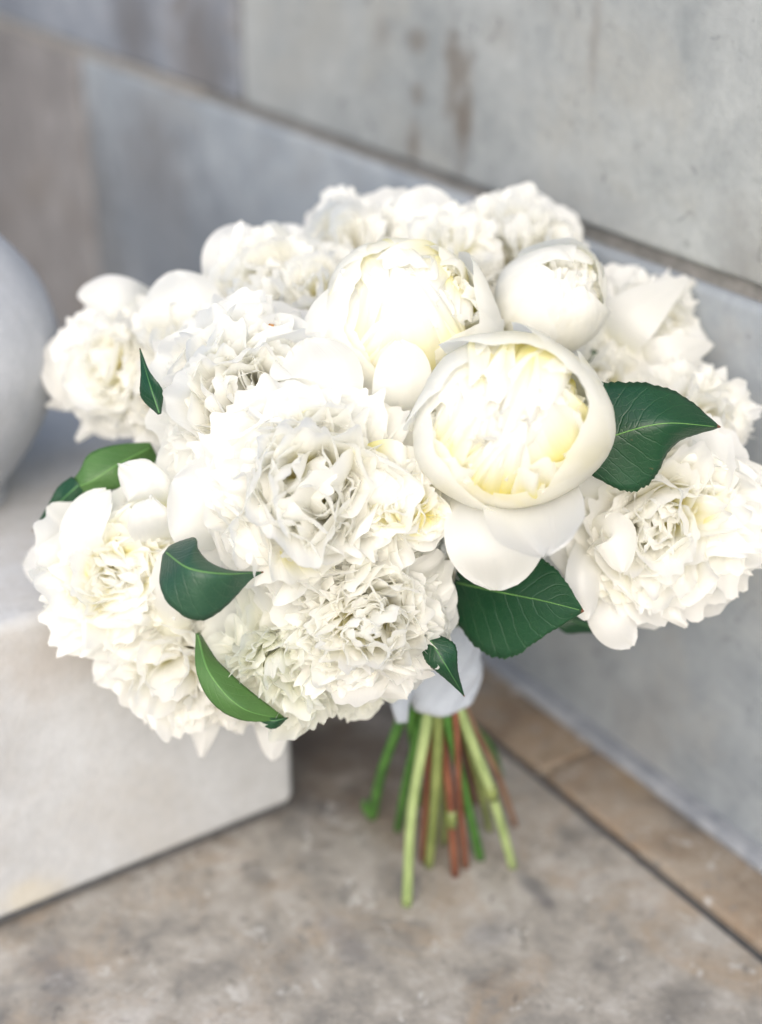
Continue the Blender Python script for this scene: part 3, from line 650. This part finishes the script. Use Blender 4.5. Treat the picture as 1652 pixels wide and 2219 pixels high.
# --- which petals show: sight lines from the camera decide which become objects of their own
allV, allQ, owner = [], [], []
nv = 0
for k, p in enumerate(PETALS):
    q = grid_quads(p.nr, p.nc); allV.append(p.V.reshape(-1, 3)); allQ.append(q + nv); owner.append(np.full(len(q), k)); nv += p.V.shape[0] * p.V.shape[1]
AV = np.concatenate(allV); AQ = np.concatenate(allQ); OW = np.concatenate(owner)
bvh = BVHTree.FromPolygons([tuple(v) for v in AV.tolist()], AQ.tolist())
gx, gy = np.meshgrid(np.arange(30, 1652, 9), np.arange(395, 1665, 9))
dirs = rays(gx.ravel(), gy.ravel()); co = Vector(CAM)
for dv in dirs.tolist():
    h = bvh.ray_cast(co, Vector(dv))
    if h[2] is not None: PETALS[OW[h[2]]].hits += 1
order = sorted(range(len(PETALS)), key=lambda k: -PETALS[k].hits)
single = set(order[:298])

# --- peonies: calyx mesh > petals
def calyx(f):
    vs, qs = [], []; n0 = 0
    for k in range(5):
        V, wm = free_petal(np.random.default_rng(k), k * 1.2566, R(110), R(70), f.R * .55, f.R * .16, nr=6, nc=5, notch=0.0, tip=.8, z0=-.12 * f.R)
        q = grid_quads(6, 5); vs.append(V.reshape(-1, 3)); qs.append(q + n0); n0 += 30
    return np.concatenate(vs) @ f.M.T + f.c, np.concatenate(qs)
for f in FLOWERS:
    V, Q = calyx(f)
    pe = link('peony', mesh_np('peony', V - BO, Q), M_SEPAL, BQ)
    if f.label: pe['label'] = f.label
    rv, rq, ru, rw = [], [], [], []; n0 = 0
    for k, p in enumerate(PETALS):
        if p.fl != f.i: continue
        V = p.V.reshape(-1, 3) - BO; q = grid_quads(p.nr, p.nc); uv = p.uv.reshape(-1, 2); wm = np.asarray(p.warm).reshape(-1)
        if k in single: link('petal', mesh_np('petal', V, q, uv, wm), f.mat, pe)
        else: rv.append(V); rq.append(q + n0); ru.append(uv); rw.append(wm); n0 += len(V)
    if rv:
        o = link('inner_petals', mesh_np('inner_petals', np.concatenate(rv), np.concatenate(rq), np.concatenate(ru), np.concatenate(rw)), f.mat, pe)
        o['kind'] = 'stuff'

h = bvh.ray_cast(co, Vector(rays(588, 707)))
if h[0] is not None:                                          # a browned bruise on one petal
    bm = bmesh.new(); bmesh.ops.create_icosphere(bm, subdivisions=2, radius=.0017)
    for v in bm.verts: v.co *= 1 + .25 * math.sin(v.co.x * 2600 + 1) * math.cos(v.co.z * 2100); v.co.y *= .45
    me = bpy.data.meshes.new('brown_spot'); bm.to_mesh(me); bm.free()
    up_ = [o for o in BQ.children if o.get('label') == F['upper_left'].label][0]
    o = link('brown_spot', me, simple('browned_petal', (0.28, 0.11, 0.02), (0.42, 0.20, 0.04), 900, .6), up_); o.location = np.array(h[0]) - BO
# --- leaves
def leaf(spine, wl_, wr_, dl, dr, mat, seed, label, teeth=30, rib=M_LEAFL, tooth=.055, ruf=.015):
    r = np.random.default_rng(seed); nr, nc = 53, 15
    P = curve_pts(spine, nr); s = np.linspace(0, 1, nr); t = np.linspace(-1, 1, nc)
    T = np.gradient(P[:, :2], axis=0); T /= np.linalg.norm(T, axis=1)[:, None]; Nn = np.stack([-T[:, 1], T[:, 0]], 1)
    saw = 1 + tooth * (((s * teeth) % 1.0) - .5)[:, None] * np.abs(t)[None] ** 8
    WL = np.maximum(interp1(wl_, s), 0.6); WR = np.maximum(interp1(wr_, s), 0.6)
    off = np.where(t[None] < 0, t[None] * WL[:, None], t[None] * WR[:, None]) * saw
    dep = P[:, 2:3] + np.where(t[None] < 0, interp1(dl, s)[:, None], interp1(dr, s)[:, None]) * np.abs(t)[None] ** 1.25
    dep = dep + ruf * .03 * np.sin(9 * s[:, None] + 3 * t[None] + r.uniform(0, 6))
    V = at(P[:, 0:1] + Nn[:, 0:1] * off, P[:, 1:2] + Nn[:, 1:2] * off, dep)
    uv = uvgrid(nr, nc)
    o = link('leaf', mesh_np('leaf', V.reshape(-1, 3) - BO, grid_quads(nr, nc), uv.reshape(-1, 2)), mat, BQ)
    o['label'] = label
    so_ = o.modifiers.new('thickness', 'SOLIDIFY'); so_.thickness = 0.0004; so_.offset = 0
    mid = V[:, nc // 2]; toward = CAM - mid; toward /= np.linalg.norm(toward, axis=1)[:, None]
    tv, tq = tube(mid[1:-2] + toward[1:-2] * .0001, np.linspace(.00045, .00016, nr - 3), 6)
    link('midrib', mesh_np('midrib', tv - BO, tq), rib, o)
    return o
M_RIBL = simple('leaf_midrib', (0.10, 0.24, 0.06), (0.14, 0.30, 0.08), 100, .45)
M_RIBD = simple('dark_leaf_midrib', (0.05, 0.15, 0.05), (0.07, 0.19, 0.06), 100, .45)
# (spine from base to tip; left/right are seen walking from base to tip)
leaf([(1235, 985, .652), (1330, 945, .646), (1440, 918, .640), (1562, 926, .652)], [10, 112, 104, 64, 0], [30, 118, 118, 42, 0], [.004, .008, .012, .010, 0], [.002, .006, .012, .008, 0], M_LEAF, 1,
     'large dark green serrated leaf pointing right', rib=M_RIBL)
leaf([(985, 1262, .700), (1085, 1284, .680), (1175, 1302, .664), (1266, 1325, .652)], [60, 100, 100, 66, 0], [60, 128, 136, 74, 0], [.0, .0, .004, .004, 0], [.0, .004, .008, .006, 0], M_LEAF, 2,
     'broad dark green leaf below the globe peony', rib=M_RIBL)
leaf([(1190, 1330, .735), (1260, 1352, .735), (1345, 1388, .745)], [8, 34, 22, 0], [8, 30, 10, 0], [.0, .0, .0, 0], [.0, .002, .002, 0], M_LEAF, 3, 'dark leaf mostly hidden under the right peony', rib=M_RIBD)
leaf([(358, 1196, .632), (410, 1232, .612), (490, 1244, .615), (571, 1240, .632)], [14, 58, 62, 44, 24, 12, 6, 3, 0], [10, 46, 78, 100, 106, 84, 48, 16, 0], [.008, .014, .014, .006, .002, 0], [.004, .004, .008, .008, .004, 0], M_LEAFD, 4,
     'grey green curled leaf with a bent tip at the front left', rib=M_RIBL, teeth=44, tooth=.025)
leaf([(428, 1372, .668), (455, 1460, .655), (525, 1535, .655), (622, 1560, .672)], [4, 26, 40, 36, 0], [4, 22, 34, 20, 0], [.006, .008, .008, .004, 0], [.0, .002, .004, .002, 0], M_LEAFL, 5,
     'light green leaf underside curling along the lower left', rib=M_RIBL, teeth=20, tooth=.02)
leaf([(560, 1553, .668), (590, 1562, .666), (625, 1556, .668)], [3, 5, 0], [3, 18, 0], [0, 0, 0], [0, .003, 0], M_LEAF, 15, 'dark folded tip of the light green leaf', rib=M_RIBD, teeth=8)
leaf([(330, 968, .715), (250, 1010, .700), (195, 1045, .698), (140, 1062, .706)], [26, 62, 40, 18, 0], [10, 40, 52, 30, 0], [.004, .006, .006, .002, 0], [.0, .004, .006, .002, 0], M_LEAFL, 6,
     'light green leaf at the left edge behind the peony', rib=M_RIBL, teeth=18, tooth=.015)
leaf([(172, 1050, .700), (128, 1090, .705), (70, 1152, .72)], [28, 30, 12, 0], [24, 26, 12, 0], [.002, .003, .0, 0], [.002, .003, .0, 0], M_LEAF, 7, 'dark green pointed leaf tip at the left edge', rib=M_RIBD)
leaf([(346, 898, .648), (324, 830, .650), (303, 755, .662)], [3, 26, 12, 0], [3, 22, 7, 0], [.004, .004, .002, 0], [.002, .002, .0, 0], M_LEAF, 8, 'small dark leaf between two left peonies', rib=M_RIBD)
leaf([(925, 1375, .648), (965, 1440, .645), (1007, 1510, .660)], [10, 40, 16, 0], [20, 32, 16, 0], [.003, .004, .002, 0], [.003, .004, .002, 0], M_LEAF, 9, 'narrow pointed leaf hanging over the ribbon', rib=M_RIBD, teeth=20, tooth=.06)
# filler leaves deep inside
for k, (x, y, x2, y2, d) in enumerate(((800, 820, 790, 960, .735), (1170, 1180, 1240, 1320, .745), (1290, 760, 1260, 880, .75), (640, 900, 800, 960, .75))):
    leaf([(x, y, d), ((x + x2) / 2, (y + y2) / 2, d), (x2, y2, d + .01)], [10, 60, 50, 0], [10, 60, 50, 0], [.004] * 3 + [0], [.004] * 3 + [0], M_LEAF, 30 + k, 'dark leaf deep between the flower heads', rib=M_RIBD)

# --- stems
def stem(x0, y0, d0, x1, y1, wpx, kind, bend=(0, 0), lift=0.0):
    foot = on_floor(x1, y1, lift); top = at(960 + (x0 - 960) * .8, y0, d0)
    mid = (foot + top) / 2 + AX * bend[0] * .001 + AU * bend[1] * .001
    up = RIB + (top - at(948, 1545, .775)) * .45 + np.array([0, 0, .01]); head = up + (up - foot) * np.array([-.2, .1, .0]) + np.array([0, 0, .07])
    path = curve_pts([foot, mid, top, up, head], 40)
    rad = wpx / 2 / FPX * .72 * np.linspace(.94, 1.06, 40) * (1 + .05 * np.sin(np.linspace(0, 9, 40) + x0))
    v, q = tube(path, rad, 12)
    return link('stem', mesh_np('stem', v - BO, q), M_ST[kind], BQ), path, rad
o, pth, rd = stem(920, 1552, .776, 882, 1962, 27, 'pale', (-3, 0)); o['label'] = 'pale green stem, longest and nearest'
o, pth, rd = stem(1010, 1545, .773, 1112, 1880, 25, 'pale', (2, 0)); o['label'] = 'pale green stem splayed to the right'
v, q = tube(pth[9:12], [rd[9] * 1.05, rd[10] * 1.3, rd[11] * 1.05], 12); link('node', mesh_np('node', v - BO, q), M_ST['olive'], o)
o, pth, rd = stem(850, 1550, .785, 806, 1772, 27, 'green', (-2, 0)); o['label'] = 'dark green stem splayed to the left'
e = pth[0]; sp_ = curve_pts([e + [0, 0, .003], e + [-.003, 0, .006], e + [-.0045, 0, .013]], 8); v, q = tube(sp_, [.0034, .003, .0028, .0026, .0025, .0024, .002, .0014], 8); link('stem_spur', mesh_np('stem_spur', v - BO, q), M_ST['green'], o)
o, _, _ = stem(970, 1548, .775, 1042, 1862, 25, 'green', (0, 0)); o['label'] = 'bright green stem behind the brown ones'
o, _, _ = stem(948, 1560, .775, 930, 1878, 26, 'olive', (1, 0)); o['label'] = 'olive green stem with cut end'
o, pth, rd = stem(948, 1535, .780, 987, 1898, 23, 'brown', (1.5, 0)); o['label'] = 'red brown woody stem with a green node'
v, q = tube(pth[6:9], [rd[6] * 1.02, rd[7] * 1.12, rd[8] * 1.02], 12); link('node', mesh_np('node', v - BO, q), M_ST['olive'], o)
stem(995, 1550, .772, 1010, 1880, 18, 'brown', (-1, 0))
stem(928, 1555, .780, 916, 1868, 17, 'brown', (0, 0))
stem(1030, 1550, .79, 1118, 1790, 16, 'tan', (2, 0))
stem(876, 1550, .79, 906, 1740, 27, 'green', (1, 0))
stem(1020, 1550, .80, 1082, 1680, 26, 'green', (4, 0))
stem(940, 1550, .79, 948, 1700, 16, 'tan', (0, 0))
stem(985, 1550, .79, 1005, 1760, 22, 'green', (0, 0))
stem(900, 1550, .79, 938, 1780, 20, 'brown', (0, 0))

stem(905, 1550, .785, 862, 1800, 22, 'green', (-1, 0))
stem(960, 1550, .785, 962, 1830, 18, 'olive', (1, 0))
stem(1005, 1550, .785, 1062, 1800, 20, 'olive', (1, 0))
stem(1000, 1550, .79, 1030, 1740, 20, 'brown', (0, 0))
# --- ribbon
nr, nc = 26, 64
an = np.linspace(0, 2 * math.pi, nc + 1)[:nc]; zs = np.linspace(0, 1, nr)
b0 = at(960, 1508, .775); b1 = at(966, 1335, .755)
Vr = np.zeros((nr, nc, 3))
for i, z in enumerate(zs):
    c = b0 * (1 - z) + b1 * z
    rx = .0172 + .002 * math.sin(3 * z) + .003 * (z - .5) ** 2; ry = .0115
    fold = .0008 * np.sin(an * 3 + z * 9) + .0006 * np.sin(an * 7 - z * 17) + .0011 * ((z * 2.6 + an / (2 * math.pi)) % 1.0) + .0004 * (np.sin(z * 22 + 1.2 * np.sin(an)) > .75)
    slant = .0048 * np.sin(an + .6)
    Vr[i, :, 0] = c[0] + (rx + fold) * np.cos(an); Vr[i, :, 1] = c[1] + (ry + fold) * np.sin(an); Vr[i, :, 2] = c[2] + slant * (1 - z)
idx = np.arange(nr * nc).reshape(nr, nc)
Q = np.stack([idx[:-1], np.roll(idx[:-1], -1, 1), np.roll(idx[1:], -1, 1), idx[1:]], -1).reshape(-1, 4)
uvr = np.stack(np.meshgrid(np.linspace(0, 3, nc), zs), -1).reshape(-1, 2)
rib = link('ribbon_wrap', mesh_np('ribbon_wrap', Vr.reshape(-1, 3) - BO, Q, uvr), M_RIB, BQ); rib['label'] = 'pale grey blue fabric ribbon around the stems'
sm = rib.modifiers.new('thickness', 'SOLIDIFY'); sm.thickness = .0008
V, wm, uv = sheet(None, [(895, 1460, .752), (868, 1510, .756), (872, 1566, .762)], [14, 20, 10], [22, 22, 10], [.003, .002, .002], [.0, .003, .003], 301, ruf=.25, notch=.02, sharp=True)
o = link('ribbon_tail', mesh_np('ribbon_tail', V.reshape(-1, 3) - BO, grid_quads(19, 23), uv.reshape(-1, 2)), M_RIB, rib)
sm = o.modifiers.new('thickness', 'SOLIDIFY'); sm.thickness = .0006
print('petals', len(PETALS), 'tris', 2 * len(AQ), 'min hits of singles', PETALS[order[297]].hits)
